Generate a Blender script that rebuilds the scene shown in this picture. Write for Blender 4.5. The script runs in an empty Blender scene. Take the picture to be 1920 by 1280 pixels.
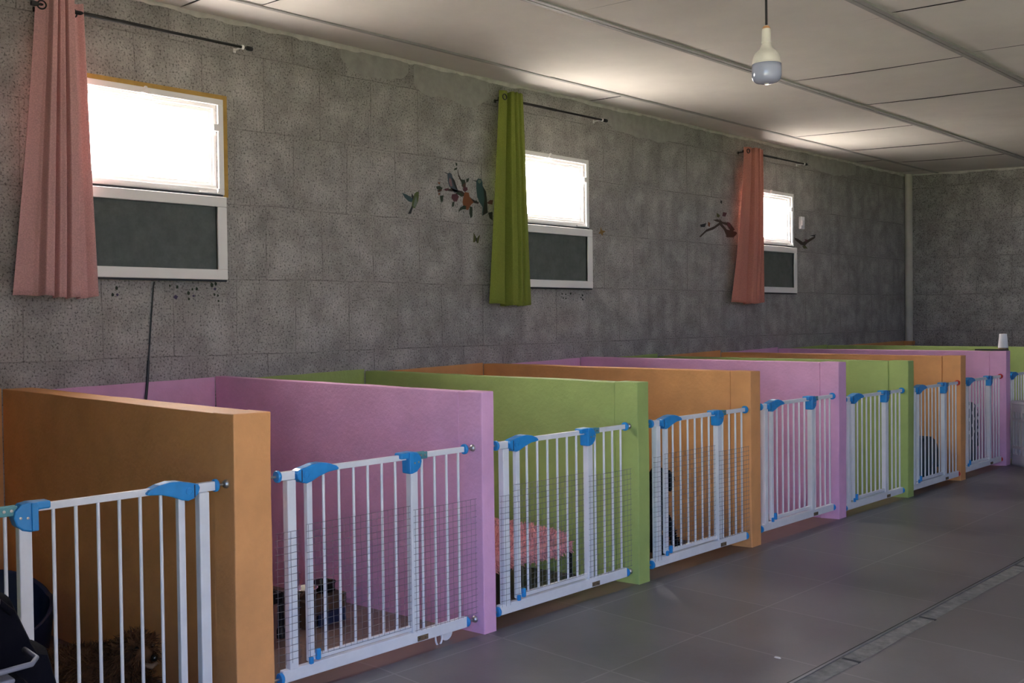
import bpy, bmesh, math, random
from mathutils import Vector, Matrix, noise
random.seed(7)
C = bpy.context.scene.collection
PI = math.pi

# ------------------------------------------------------------------ helpers
class MB:
    """collects geometry for ONE mesh object"""
    def __init__(s): s.v = []; s.f = []; s.m = []
    def face(s, pts, m=0):
        i = len(s.v); s.v += [tuple(p) for p in pts]; s.f.append(tuple(range(i, i+len(pts)))); s.m.append(m); return s
    def quads(s, vs, fs, m=0):
        i = len(s.v); s.v += [tuple(p) for p in vs]
        for f in fs: s.f.append(tuple(i+k for k in f)); s.m.append(m)
        return s
    def box(s, a, b, m=0):
        (x0,y0,z0),(x1,y1,z1) = a, b
        vs = [(x0,y0,z0),(x1,y0,z0),(x1,y1,z0),(x0,y1,z0),(x0,y0,z1),(x1,y0,z1),(x1,y1,z1),(x0,y1,z1)]
        return s.quads(vs, [(0,3,2,1),(4,5,6,7),(0,1,5,4),(1,2,6,5),(2,3,7,6),(3,0,4,7)], m)
    def tube(s, pts, r, n=10, m=0, caps=True):
        pts = [Vector(p) for p in pts]; rr = r if isinstance(r, (list, tuple)) else [r]*len(pts)
        vs = []; fs = []; prev = None
        for k, p in enumerate(pts):
            t = (pts[min(k+1, len(pts)-1)] - pts[max(k-1, 0)]).normalized()
            if prev is None:
                a = Vector((0,0,1)) if abs(t.z) < .9 else Vector((1,0,0))
                u = t.cross(a).normalized()
            else:
                u = (prev - t*prev.dot(t)).normalized()
            prev = u; w = t.cross(u)
            for j in range(n):
                an = 2*PI*j/n; vs.append(p + (u*math.cos(an) + w*math.sin(an))*rr[k])
        for k in range(len(pts)-1):
            for j in range(n):
                fs.append((k*n+j, k*n+(j+1)%n, (k+1)*n+(j+1)%n, (k+1)*n+j))
        if caps:
            fs.append(tuple(range(n-1, -1, -1))); fs.append(tuple(range((len(pts)-1)*n, len(pts)*n)))
        return s.quads(vs, fs, m)
    def lathe(s, prof, c=(0,0,0), axis='z', n=32, m=0):
        vs = []; fs = []
        for r, h in prof:
            for j in range(n):
                an = 2*PI*j/n; a, b = r*math.cos(an), r*math.sin(an)
                p = (a,b,h) if axis == 'z' else ((h,a,b) if axis == 'x' else (b,h,a))
                vs.append((c[0]+p[0], c[1]+p[1], c[2]+p[2]))
        for k in range(len(prof)-1):
            for j in range(n): fs.append((k*n+j, k*n+(j+1)%n, (k+1)*n+(j+1)%n, (k+1)*n+j))
        fs.append(tuple(range(n-1,-1,-1))); fs.append(tuple(range((len(prof)-1)*n, len(prof)*n)))
        return s.quads(vs, fs, m)
    def prism(s, prof, x0, x1, m=0):
        """closed (y,z) outline extruded along x"""
        n = len(prof)
        vs = [(x0,y,z) for y,z in prof] + [(x1,y,z) for y,z in prof]
        fs = [tuple(range(n-1,-1,-1)), tuple(range(n,2*n))] + [(k,(k+1)%n,n+(k+1)%n,n+k) for k in range(n)]
        return s.quads(vs, fs, m)
    def mesh(s, name, mats, smooth=False, merge=False):
        me = bpy.data.meshes.new(name); me.from_pydata(s.v, [], s.f)
        for mt in (mats if isinstance(mats, (list, tuple)) else [mats]): me.materials.append(mt)
        for p, k in zip(me.polygons, s.m): p.material_index = k
        bm = bmesh.new(); bm.from_mesh(me)
        if merge: bmesh.ops.remove_doubles(bm, verts=bm.verts, dist=1e-5)
        bmesh.ops.recalc_face_normals(bm, faces=bm.faces)
        bm.to_mesh(me); bm.free()
        if smooth:
            me.polygons.foreach_set('use_smooth', [True]*len(me.polygons))
            if smooth != 'all':
                bm = bmesh.new(); bm.from_mesh(me)
                for e in bm.edges:
                    if len(e.link_faces) == 2 and e.calc_face_angle(0) > math.radians(40): e.smooth = False
                bm.to_mesh(me); bm.free()
        return me

def put(name, me, parent=None, bevel=0, seg=2):
    o = bpy.data.objects.new(name, me); C.objects.link(o)
    if parent: o.parent = parent
    if bevel:
        b = o.modifiers.new('edge', 'BEVEL'); b.width = bevel; b.segments = seg; b.limit_method = 'ANGLE'; b.angle_limit = math.radians(40)
    return o
def build(mb, name, mats, parent=None, smooth=False, bevel=0, merge=False, seg=2):
    return put(name, mb.mesh(name, mats, smooth, merge), parent, bevel, seg)
def tag(o, label, cat, group=None):
    o['label'] = label; o['category'] = cat
    if group: o['group'] = group
    return o
def thing(name, label, cat, loc=(0,0,0), group=None, rz=0):
    o = bpy.data.objects.new(name, None); o.empty_display_size = .05; C.objects.link(o)
    o.location = loc; o.rotation_euler = (0,0,rz)
    return tag(o, label, cat, group)
def structure(o): o['kind'] = 'structure'; return o

# ------------------------------------------------------------------ materials
def new_mat(name):
    m = bpy.data.materials.new(name); m.use_nodes = True
    nt = m.node_tree; b = nt.nodes['Principled BSDF']; return m, nt, b
def N(nt, typ, **kw):
    n = nt.nodes.new(typ)
    for k, v in kw.items():
        if k in n.inputs.keys(): n.inputs[k].default_value = v
        else: setattr(n, k, v)
    return n
def ramp(nt, stops):
    r = nt.nodes.new('ShaderNodeValToRGB'); e = r.color_ramp.elements
    while len(e) < len(stops): e.new(.5)
    for k, (p, c) in enumerate(stops):
        e[k].position = p; e[k].color = (c, c, c, 1) if not isinstance(c, tuple) else (*c, 1)
    return r
def mix(nt, a, b, fac, blend='MIX'):
    n = nt.nodes.new('ShaderNodeMix'); n.data_type = 'RGBA'; n.blend_type = blend
    for sock, v in ((n.inputs[0], fac), (n.inputs[6], a), (n.inputs[7], b)):
        if hasattr(v, 'is_linked'): nt.links.new(v, sock)
        else: sock.default_value = v if not isinstance(v, tuple) else ((*v, 1) if len(v) == 3 else v)
    return n.outputs[2]
def math_(nt, op, a, b=0, clamp=False):
    n = nt.nodes.new('ShaderNodeMath'); n.operation = op; n.use_clamp = clamp
    for sock, v in ((n.inputs[0], a), (n.inputs[1], b)):
        if hasattr(v, 'is_linked'): nt.links.new(v, sock)
        else: sock.default_value = v
    return n.outputs[0]
def bump(nt, b, h, strength, dist=.01):
    n = nt.nodes.new('ShaderNodeBump'); n.inputs['Strength'].default_value = strength; n.inputs['Distance'].default_value = dist
    nt.links.new(h, n.inputs['Height']); nt.links.new(n.outputs[0], b.inputs['Normal'])

def plain(name, col, rough=.5, metal=0, var=.0, scale=8, bmp=0, bscale=120, spec=.5):
    m, nt, b = new_mat(name)
    b.inputs['Roughness'].default_value = rough; b.inputs['Metallic'].default_value = metal
    b.inputs['Specular IOR Level'].default_value = spec
    b.inputs['Base Color'].default_value = (*col, 1)
    if var or bmp:
        co = nt.nodes.new('ShaderNodeNewGeometry').outputs['Position']
    if var:
        n = N(nt, 'ShaderNodeTexNoise', Scale=scale, Detail=5.0, Roughness=.6); nt.links.new(co, n.inputs['Vector'])
        r = ramp(nt, [(.3, 1-var), (.7, 1+var)]); nt.links.new(n.outputs['Fac'], r.inputs[0])
        nt.links.new(mix(nt, (*col, 1), r.outputs[0], 1.0, 'MULTIPLY'), b.inputs['Base Color'])
    if bmp:
        n = N(nt, 'ShaderNodeTexNoise', Scale=bscale, Detail=3.0); nt.links.new(co, n.inputs['Vector'])
        bump(nt, b, n.outputs['Fac'], bmp, .004)
    return m

def block_wall(name, ax):
    """painted-over raw hollow blocks, running bond; ax = world axis that runs along the wall"""
    m, nt, b = new_mat(name); L = nt.links.new
    g = nt.nodes.new('ShaderNodeNewGeometry'); sp = nt.nodes.new('ShaderNodeSeparateXYZ'); L(g.outputs['Position'], sp.inputs[0])
    h = math_(nt, 'ADD', sp.outputs['XYZ'.index(ax)], -1.81 if ax == 'Y' else -.24)
    z = math_(nt, 'ADD', sp.outputs[2], .178)
    wob = N(nt, 'ShaderNodeTexNoise', Scale=2.2, Detail=2.0); L(g.outputs['Position'], wob.inputs['Vector'])
    wv = math_(nt, 'MULTIPLY', math_(nt, 'SUBTRACT', wob.outputs['Fac'], .5), .03)
    cb = nt.nodes.new('ShaderNodeCombineXYZ'); L(math_(nt, 'ADD', h, wv), cb.inputs[0]); L(math_(nt, 'ADD', z, wv), cb.inputs[1])
    def brick(ms, sm):
        t = nt.nodes.new('ShaderNodeTexBrick'); t.offset = .5; t.offset_frequency = 2; t.squash = 1
        for k, v in (('Scale', 1), ('Mortar Size', ms), ('Mortar Smooth', sm), ('Bias', 0), ('Brick Width', .395), ('Row Height', .436)): t.inputs[k].default_value = v
        t.inputs['Color1'].default_value = (0,0,0,1); t.inputs['Color2'].default_value = (1,1,1,1); t.inputs['Mortar'].default_value = (.5,.5,.5,1)
        L(cb.outputs[0], t.inputs['Vector']); return t
    joint = brick(.004, .3); soft = brick(.085, 1.0); wide = brick(.022, .6)
    big = N(nt, 'ShaderNodeTexNoise', Scale=1.1, Detail=4.0, Roughness=.6); L(g.outputs['Position'], big.inputs['Vector'])
    mid = N(nt, 'ShaderNodeTexNoise', Scale=5.0, Detail=5.0, Roughness=.65); L(g.outputs['Position'], mid.inputs['Vector'])
    fine = N(nt, 'ShaderNodeTexNoise', Scale=95.0, Detail=2.5, Roughness=.6); L(g.outputs['Position'], fine.inputs['Vector'])
    base = mix(nt, (.335,.312,.30), (.44,.41,.39), big.outputs['Fac'])
    # every block its own tone, the smeared centre of each a little paler
    base = mix(nt, base, (.25,.238,.233), math_(nt, 'MULTIPLY', joint.outputs['Color'], .42))
    ctr = math_(nt, 'SUBTRACT', 1.0, soft.outputs['Fac'], True)
    msk = math_(nt, 'MULTIPLY', ctr, math_(nt, 'MULTIPLY', math_(nt, 'SUBTRACT', mid.outputs['Fac'], .32, True), 1.5, True))
    base = mix(nt, base, (.50,.48,.465), math_(nt, 'MULTIPLY', msk, .75))
    r = ramp(nt, [(.35, .78), (.65, 1.12)]); L(mid.outputs['Fac'], r.inputs[0])
    base = mix(nt, base, r.outputs[0], 1.0, 'MULTIPLY')
    # mortar smears, pale in places; the joint itself a thin dark line in places
    base = mix(nt, base, (.43,.405,.385), math_(nt, 'MULTIPLY', wide.outputs['Fac'], math_(nt, 'MULTIPLY', math_(nt, 'SUBTRACT', big.outputs['Fac'], .46, True), 2.4, True)))
    jl = math_(nt, 'MULTIPLY', joint.outputs['Fac'], math_(nt, 'MULTIPLY', math_(nt, 'SUBTRACT', mid.outputs['Fac'], .38, True), 4.0, True))
    base = mix(nt, base, (.06,.055,.055), math_(nt, 'MULTIPLY', jl, .6))
    r2 = ramp(nt, [(.36, .28), (.45, 1.0)]); L(fine.outputs['Fac'], r2.inputs[0])
    base = mix(nt, base, r2.outputs[0], .85, 'MULTIPLY')
    r3 = ramp(nt, [(.58, 1.0), (.70, 1.35)]); L(fine.outputs['Fac'], r3.inputs[0])
    base = mix(nt, base, r3.outputs[0], .8, 'MULTIPLY')
    L(base, b.inputs['Base Color']); b.inputs['Roughness'].default_value = .95; b.inputs['Specular IOR Level'].default_value = .15
    hgt = math_(nt, 'SUBTRACT', fine.outputs['Fac'], math_(nt, 'MULTIPLY', joint.outputs['Fac'], .8))
    bump(nt, b, hgt, .5, .006)
    return m

def tile_floor(name, c1, c2, cm):
    m, nt, b = new_mat(name); L = nt.links.new
    g = nt.nodes.new('ShaderNodeNewGeometry')
    mp = N(nt, 'ShaderNodeMapping'); mp.inputs['Location'].default_value = (-2.865+.57*8, -2.86+.565*8, 0); L(g.outputs['Position'], mp.inputs[0])
    t = nt.nodes.new('ShaderNodeTexBrick'); t.offset = 0; t.squash = 1
    for k, v in (('Scale', 1), ('Mortar Size', .0045), ('Mortar Smooth', .4), ('Bias', 0), ('Brick Width', .57), ('Row Height', .565)): t.inputs[k].default_value = v
    t.inputs['Color1'].default_value = (*c1,1); t.inputs['Color2'].default_value = (*c2,1); t.inputs['Mortar'].default_value = (*cm,1)
    L(mp.outputs[0], t.inputs['Vector'])
    n = N(nt, 'ShaderNodeTexNoise', Scale=2.3, Detail=6.0, Roughness=.65); L(g.outputs['Position'], n.inputs['Vector'])
    r = ramp(nt, [(.3, .78), (.7, 1.2)]); L(n.outputs['Fac'], r.inputs[0])
    L(mix(nt, t.outputs['Color'], r.outputs[0], 1.0, 'MULTIPLY'), b.inputs['Base Color'])
    rr = ramp(nt, [(.2, .32), (.8, .44)]); L(n.outputs['Fac'], rr.inputs[0]); L(rr.outputs[0], b.inputs['Roughness'])
    n2 = N(nt, 'ShaderNodeTexNoise', Scale=60.0, Detail=2.0); L(g.outputs['Position'], n2.inputs['Vector'])
    bump(nt, b, n2.outputs['Fac'], .08, .002)
    return m

def cloth(name, col, tr=.2):
    m, nt, b = new_mat(name); L = nt.links.new
    g = nt.nodes.new('ShaderNodeNewGeometry')
    n = N(nt, 'ShaderNodeTexNoise', Scale=160.0, Detail=2.0); L(g.outputs['Position'], n.inputs['Vector'])
    r = ramp(nt, [(.3, .85), (.7, 1.12)]); L(n.outputs['Fac'], r.inputs[0])
    c = mix(nt, (*col, 1), r.outputs[0], 1.0, 'MULTIPLY')
    L(c, b.inputs['Base Color']); b.inputs['Roughness'].default_value = .9; b.inputs['Specular IOR Level'].default_value = .1
    tl = nt.nodes.new('ShaderNodeBsdfTranslucent'); L(c, tl.inputs[0])
    ms = nt.nodes.new('ShaderNodeMixShader'); ms.inputs[0].default_value = tr
    L(b.outputs[0], ms.inputs[1]); L(tl.outputs[0], ms.inputs[2]); L(ms.outputs[0], nt.nodes['Material Output'].inputs[0])
    return m

def frosted():
    m, nt, b = new_mat('frosted_glass'); L = nt.links.new
    g = nt.nodes.new('ShaderNodeNewGeometry')
    n = N(nt, 'ShaderNodeTexNoise', Scale=14.0, Detail=4.0, Roughness=.7); L(g.outputs['Position'], n.inputs['Vector'])
    r = ramp(nt, [(.3, (.11,.125,.118)), (.7, (.17,.19,.178))]); L(n.outputs['Fac'], r.inputs[0])
    L(r.outputs[0], b.inputs['Base Color']); b.inputs['Roughness'].default_value = .38
    b.inputs['Transmission Weight'].default_value = .25; b.inputs['IOR'].default_value = 1.3
    return m

M = dict(
    orange=plain('orange_paint', (.74,.345,.125), .62, var=.10, scale=5, bmp=.6, bscale=55),
    pink=plain('pink_paint', (.72,.39,.60), .62, var=.08, scale=5, bmp=.6, bscale=55),
    green=plain('green_paint', (.35,.45,.135), .62, var=.10, scale=5, bmp=.6, bscale=55),
    white=plain('white_enamel', (.74,.75,.77), .35, var=.05, scale=14),
    blue=plain('blue_plastic', (.018,.255,.60), .32, var=.08, scale=30),
    red=plain('red_plastic', (.55,.03,.02), .4),
    metal=plain('zinc_metal', (.42,.42,.40), .38, 1.0),
    teal=plain('teal_zinc_plate', (.10,.30,.33), .45, .3),
    wire=plain('galvanised_wire', (.17,.17,.185), .5, .4),
    rust=plain('rusty_bracket', (.24,.17,.10), .6, .6, var=.4, scale=200),
    pvc=plain('white_pvc', (.86,.84,.83), .4),
    ochre=plain('ochre_paint', (.48,.29,.07), .75, var=.15, scale=20),
    blackplastic=plain('black_plastic', (.012,.012,.014), .45),
    blackmetal=plain('black_metal_rod', (.018,.017,.017), .4, .5),
    ceil=plain('ceiling_board', (.70,.67,.63), .85, var=.05, scale=2.5, bmp=.12, bscale=220, spec=.2),
    rail=plain('ceiling_rail', (.36,.35,.345), .6, var=.08),
    plaster=plain('white_plaster', (.60,.575,.54), .9, var=.15, scale=14, bmp=.5, bscale=60),
    pipe=plain('pipe_white', (.62,.57,.50), .6, var=.08, scale=8),
    bulbw=plain('bulb_white_plastic', (.52,.49,.42), .35, var=.06, scale=30),
    diff=plain('bulb_diffuser', (.27,.285,.35), .12),
    stain=plain('bulb_rust_stain', (.42,.20,.08), .7),
    steel=plain('stainless_steel', (.75,.73,.71), .12, 1.0),
    darkmetal=plain('dark_bowl', (.05,.045,.04), .25, .8),
    wood=plain('dark_wood', (.075,.04,.02), .6, var=.25, scale=18),
    tub=plain('navy_plastic', (.012,.02,.06), .4),
    fleece=plain('pink_fleece', (.86,.40,.40), .95, var=.25, scale=22, spec=.05),
    blackfab=plain('black_fabric', (.012,.011,.011), .9, spec=.1),
    tealplastic=plain('teal_carrier_plastic', (.010,.050,.075), .42),
    cratep=plain('white_crate_plastic', (.52,.50,.50), .5),
    foam=plain('white_foam', (.78,.77,.80), .7),
    grout=plain('rough_concrete', (.17,.165,.15), .95, var=.35, scale=20, bmp=.8, bscale=40),
    groove=plain('dark_groove', (.03,.03,.03), .9),
    strip=plain('metal_floor_strip', (.22,.23,.24), .35, .7, var=.15, scale=10),
    strollfab=plain('navy_stroller_fabric', (.0045,.0045,.008), .9, spec=.06, bmp=.3, bscale=300),
    rimsheen=plain('rim_and_sky_sheen', (.16,.17,.23), .5),  # grey of highlight and sky reflection, painted on the navy tray
    ochre_ground=plain('sandy_ground', (.52,.48,.42), .95, var=.12, scale=1),
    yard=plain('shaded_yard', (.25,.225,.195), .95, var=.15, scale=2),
    grass=plain('low_bounce_grass', (.05,.075,.03), .95, var=.3, scale=3),
    furbrown=plain('brown_fur', (.10,.045,.020), .9, var=.5, scale=25, spec=.1),
    furblack=plain('black_fur', (.012,.010,.010), .9, spec=.1),
    eye=plain('dark_eye', (.008,.006,.005), .1),
    tan=plain('tan_fur', (.17,.11,.07), .9, spec=.1),
    curtain_pink=cloth('dusty_pink_cloth', (.64,.36,.35), .05),
    curtain_green=cloth('olive_green_cloth', (.225,.26,.05), .08),
    curtain_rust=cloth('salmon_cloth', (.56,.23,.18), .06),
    glass=frosted(),
)
DEC = {k: plain('sticker_'+k, tuple(.62*v+.006 for v in c), .7) for k, c in dict(green=(.11,.16,.04), pale=(.20,.26,.20), dark=(.015,.018,.02), teal=(.035,.10,.11),
    stem=(.055,.028,.016), leaf=(.022,.045,.016), brown=(.11,.04,.02), rose=(.14,.03,.045), orange=(.30,.09,.02), slate=(.07,.10,.13),
    pink=(.30,.16,.18), olive=(.10,.11,.02), ochre=(.32,.17,.03), violet=(.09,.06,.16), darkleaf=(.025,.035,.02)).items()}
M_WY = block_wall('block_wall_along_y', 'Y'); M_WX = block_wall('block_wall_along_x', 'X'); M_TILE = tile_floor('floor_tile', (.128,.118,.117), (.15,.138,.137), (.215,.198,.195)); M_PEN_BOUNCE = tile_floor('pen_floor_bounce_tint', (.135,.088,.072), (.16,.105,.085), (.20,.145,.125))  # pen floor browned to stand for light bounced off the pen walls
DOOR = (3.92, 6.3, 2.4)           # doorway in the front wall, the photographer stands in it: x0, x1, height
ADDED_RWIN = (5.69, 8.98)              # unseen windows added in the right wall to brighten the far walls
SKY = [(0.0, (.58,.86,1.30)), (.25, (.30,.60,1.35)), (.8, (.16,.42,1.3))]; SKY_S = 1.85
SKY_SUN = (9.6, 9.2, 8.8)
SUN = 40.0; SUN_DIR = (.6, -.7, -1.65)
EXPO = 1.6
# ------------------------------------------------------------------ camera
cam = bpy.data.cameras.new('camera'); co = bpy.data.objects.new('camera', cam); C.objects.link(co)
yaw, pit, rol = .7785, -.0209, -.0115
F = Vector((-math.sin(yaw)*math.cos(pit), math.cos(yaw)*math.cos(pit), math.sin(pit)))
R = Vector((math.cos(yaw), math.sin(yaw), 0)); U = R.cross(F)
R2 = R*math.cos(rol) + U*math.sin(rol); U2 = U*math.cos(rol) - R*math.sin(rol)
co.matrix_world = Matrix(((R2.x,U2.x,-F.x,5.1925),(R2.y,U2.y,-F.y,0),(R2.z,U2.z,-F.z,1.307),(0,0,0,1)))
cam.sensor_width = 36; cam.lens = 1863.2166*36/1920; cam.clip_start = .05
bpy.context.scene.camera = co

# ------------------------------------------------------------------ the setting
XR, YF, YB = 6.5, .4, 12.28
def ceil_z(x): return 3.06 - .045*x
WIN = [(2.457, 0), (5.691, 1), (8.985, 2)]
fl = MB(); fl.quads([(2.2,YF,0),(XR,YF,0),(XR,YB,0),(2.2,YB,0)], [(0,1,2,3)]); fl.quads([(0,YF,-.12),(2.2,YF,0),(2.2,YB,0),(0,YB,-.12)], [(0,1,2,3)], 1)
structure(build(fl, 'floor', [M_TILE, M_PEN_BOUNCE], merge=True))
w = MB(); ys = [YF-.2]
for yc, _ in WIN: ys += [yc-.425, yc+.425]
ys.append(YB+.2)
for k in range(len(ys)-1):
    if k % 2 == 0: w.box((-.2,ys[k],-.3), (0,ys[k+1],3.4))
    else: w.box((-.2,ys[k],-.3), (0,ys[k+1],2.062)); w.box((-.2,ys[k],2.57), (0,ys[k+1],3.4))
structure(build(w, 'wall_left', M_WY))
structure(build(MB().box((0,YB,-.3), (XR+.2,YB+.2,3.4)), 'wall_back', M_WX))
DX0, DX1, DZ = DOOR
w = MB(); w.box((0,YF-.2,-.3), (DX0,YF,3.4)); w.box((DX1,YF-.2,-.3), (XR+.2,YF,3.4)); w.box((DX0,YF-.2,DZ), (DX1,YF,3.4))
structure(build(w, 'wall_front', M_WX))
w = MB(); yy = YF
for yc in ADDED_RWIN:
    w.box((XR,yy,-.3), (XR+.2,yc-.45,3.4)); w.box((XR,yc-.45,-.3), (XR+.2,yc+.45,1.85)); w.box((XR,yc-.45,2.62), (XR+.2,yc+.45,3.4)); yy = yc+.45
w.box((XR,yy,-.3), (XR+.2,YB,3.4))
structure(build(w, 'wall_right', M_WY))
# the ground outdoors: bare sunlit earth by the windows, grass and yard darkened to limit bounce
structure(build(MB().box((-40,-40,-.5), (-.2,50,-.3)), 'ground_outside', M['ochre_ground']))
structure(build(MB().box((XR+.2,-40,-.5), (50,50,-.3)), 'low_bounce_lawn', M['grass']))  # unseen grass put in for its dark, weak bounce
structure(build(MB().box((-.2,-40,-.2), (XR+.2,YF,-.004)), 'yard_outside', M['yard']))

# ceiling boards on rails, the roof slab above them
RX = [.385, 1.60, 2.86, 4.10, 5.34]
structure(build(MB().quads([(-.2,YF,3.13),(XR+.2,YF,ceil_z(XR)+.07),(XR+.2,YB,ceil_z(XR)+.07),(-.2,YB,3.13)], [(0,1,2,3)]).box((-.2,YF-.2,3.3),(XR+.2,YB+.2,3.4)), 'ceiling_void', M['groove']))
cb = MB(); edges = [0.0] + RX + [XR]
rnd = random.Random(4)
def board(x0, x1, y0, y1):
    nx, ny = 10, 10; vs = []; fs = []
    gap0, gap1 = rnd.choice((.0006,.001,.003)), rnd.choice((.0006,.002,.004))
    s = rnd.uniform(.006,.016)*(1 if x1-x0 > .6 else .4); tl = rnd.choice((-1,1,1))*rnd.uniform(.003,.011)
    for j in range(ny+1):
        for i in range(nx+1):
            u, v = i/nx, j/ny
            x = x0 + (x1-x0)*u; y = y0 + gap0 + (y1-y0-gap0-gap1)*v
            sag = 4*u*(1-u)*(s*(.35+.65*math.sin(PI*v)))
            lip = tl*(v-.5)*(.5+2*u*(1-u))
            vs.append((x, y, ceil_z(x) + .004 - sag + lip + .003*noise.noise((x*1.7, y*1.7, 3))))
    for j in range(ny):
        for i in range(nx): fs.append((j*(nx+1)+i, (j+1)*(nx+1)+i, (j+1)*(nx+1)+i+1, j*(nx+1)+i+1))
    cb.quads(vs, fs)
for i in range(len(edges)-1):
    ystart = {0: .34, 1: .62, 2: .66}.get(i, .6)
    k = -4; y = ystart + k*1.165
    while y < YB:
        y0, y1 = max(y, YF), min(y+1.165, YB)
        if y1 > y0 + .02: board(edges[i]+.0, edges[i+1], y0, y1)
        y += 1.165
o = structure(build(cb, 'ceiling', M['ceil'], smooth='all'))
for n, x in enumerate(RX):
    m = MB(); wd = .03 if n else .012
    for a, b, z in ((-wd, -.004, .010), (.004, wd, .010)) if n else ((-.012, .012, .006),):
        nb = 40
        for k in range(nb):
            y0, y1 = YF + (YB-YF)*k/nb, YF + (YB-YF)*(k+1)/nb
            m.quads([(x+a,y0,ceil_z(x)-z),(x+b,y0,ceil_z(x)-z),(x+b,y1,ceil_z(x)-z),(x+a,y1,ceil_z(x)-z),
                     (x+a,y0,ceil_z(x)+.02),(x+b,y0,ceil_z(x)+.02),(x+b,y1,ceil_z(x)+.02),(x+a,y1,ceil_z(x)+.02)],
                    [(0,3,2,1),(0,1,5,4),(1,2,6,5),(2,3,7,6),(3,0,4,7)])
    if n: m.box((x-.004,YF,ceil_z(x)-.003),(x+.004,YB,ceil_z(x)+.02), 1)
    structure(build(m, 'trim_%d' % (n+1), [M['rail'], M['groove']]))
# lumpy plaster where the walls meet the ceiling
def fillet(name, pts, seed):
    m = MB(); vs = []; fs = []; n = len(pts)
    for k, (p, d) in enumerate(pts):
        p = Vector(p); d = Vector(d); a = .010 + .013*noise.noise((k*.23, seed, 0)) + .006*noise.noise((k*.9, seed, 5)); a = max(a, .004)
        h = .013 + .016*noise.noise((k*.31, seed, 9)) + .008*noise.noise((k*1.1, seed, 2)); h = max(h, .005)
        vs += [p + Vector((0,0,.02)), p + d*a + Vector((0,0,.012)), p + d*a*.5 - Vector((0,0,h*.45)), p - Vector((0,0,h))+d*.001]
    for k in range(n-1):
        for j in range(3): fs.append((k*4+j, k*4+j+1, k*4+j+5, k*4+j+4))
    m.quads(vs, fs); return structure(build(m, name, M['plaster'], smooth='all'))
fillet('trim_7', [((0, YF + (YB-YF)*k/260, 3.052), (1,0,0)) for k in range(261)], 1.3)
fillet('trim_8', [((XR*k/120, YB, ceil_z(XR*k/120)-.004), (0,-1,0)) for k in range(121)], 7.7)
# patches of finer mortar along the top of the window wall
pm = MB()
for (y0,y1,z0,z1,sd) in ((4.35,5.05,2.84,3.06,1),(6.35,7.5,2.86,3.06,2),(3.75,4.3,2.90,3.06,3),(9.8,10.9,2.88,3.06,4)):
    n = 24; vs = []; fs = []
    for k in range(n+1):
        y = y0+(y1-y0)*k/n; e = .04*noise.noise((y*4, sd, 0)) + .02*noise.noise((y*13, sd, 0)) + .08*abs(2*k/n-1)**4
        vs += [(.0025,y,z0+e),(.0025,y,z1)]
    for k in range(n): fs.append((k*2,k*2+2,k*2+3,k*2+1))
    pm.quads(vs, fs)
structure(build(pm, 'trim_9', plain('pale_mortar', (.37,.352,.335), .95, var=.12, scale=14, bmp=.4, bscale=60)))
# drain line in the floor
dl = MB(); rnd = random.Random(3); n = 110; vs = []; fs = []
for k in range(n+1):
    y = YF + (YB-YF)*k/n; e = .008*noise.noise((y*3.1,0,0)) + .006*noise.noise((y*11,4,0))
    vs += [(3.425,y,.0015),(3.497+e,y,.0015)]
for k in range(n): fs.append((k*2,k*2+1,k*2+3,k*2+2))
dl.quads(vs, fs, 0)
dl.box((3.405,YF,-.01),(3.413,YB,.002),1); dl.box((3.413,YF,0),(3.425,YB,.004),2)
for y in (2.0,2.98,3.56,4.28,5.5,6.6,7.7,8.9,10.1): dl.box((3.43,y,0),(3.50,y+.018,.0022),1)
structure(build(dl, 'trim_10', [M['grout'],M['groove'],M['strip']]))
# plaster crumb on the floor
cr = MB(); cr.lathe([(.001,0),(.012,.001),(.009,.004),(.001,.005)], n=7)
o = tag(build(cr, 'plaster_crumb', M['plaster']), 'tiny pale crumb of plaster lying on the grey floor', 'crumb'); o.location = (3.246,3.407,0); o.scale = (1.3,.7,1)

# painted bands on the window wall, one colour per pen
PN = [1.701,2.841,3.898,4.959,6.033,7.070,8.064,9.123,10.18]
PT = [.143,.071,.090,.105,.104,.098,.104,.105,.10]
PH = [1.005,1.012,.997,1.003,1.014,.986,.989,.995,1.003]
PD = [2.204,2.209,2.210,2.199,2.197,2.209,2.209,2.200,2.20]
PC = ['orange','pink','green']*3
for k in range(10):
    y0 = PN[k-1]+PT[k-1] if k else .66; y1 = PN[k] if k < 9 else YB
    m = MB(); nn = 12; vs = []; fs = []
    for j in range(nn+1):
        y = y0+(y1-y0)*j/nn; z = .985 + .02*(j/nn) + .004*noise.noise((y*6,k,0))
        vs += [(.004,y,-.15),(.004,y,z),(-.001,y,z)]
    for j in range(nn):
        for q in (0,1): fs.append((j*3+q,j*3+q+1,j*3+q+4,j*3+q+3))
    m.quads(vs, fs); structure(build(m, 'trim_%d' % (11+k), M[PC[k] if k < 9 else 'orange']))
structure(build(MB().box((0,YF,-.16),(2.2,.66,1.0)), 'wall_pen', M['green']))
structure(build(MB().tube([(.045,YB-.045,-.1),(.045,YB-.045,3.07)], .045, 20), 'trim_21', M['pipe'], smooth=True))
structure(build(MB().box((.0,YB-.1,.95),(.1,YB,1.0)), 'trim_22', M['orange']))

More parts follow.
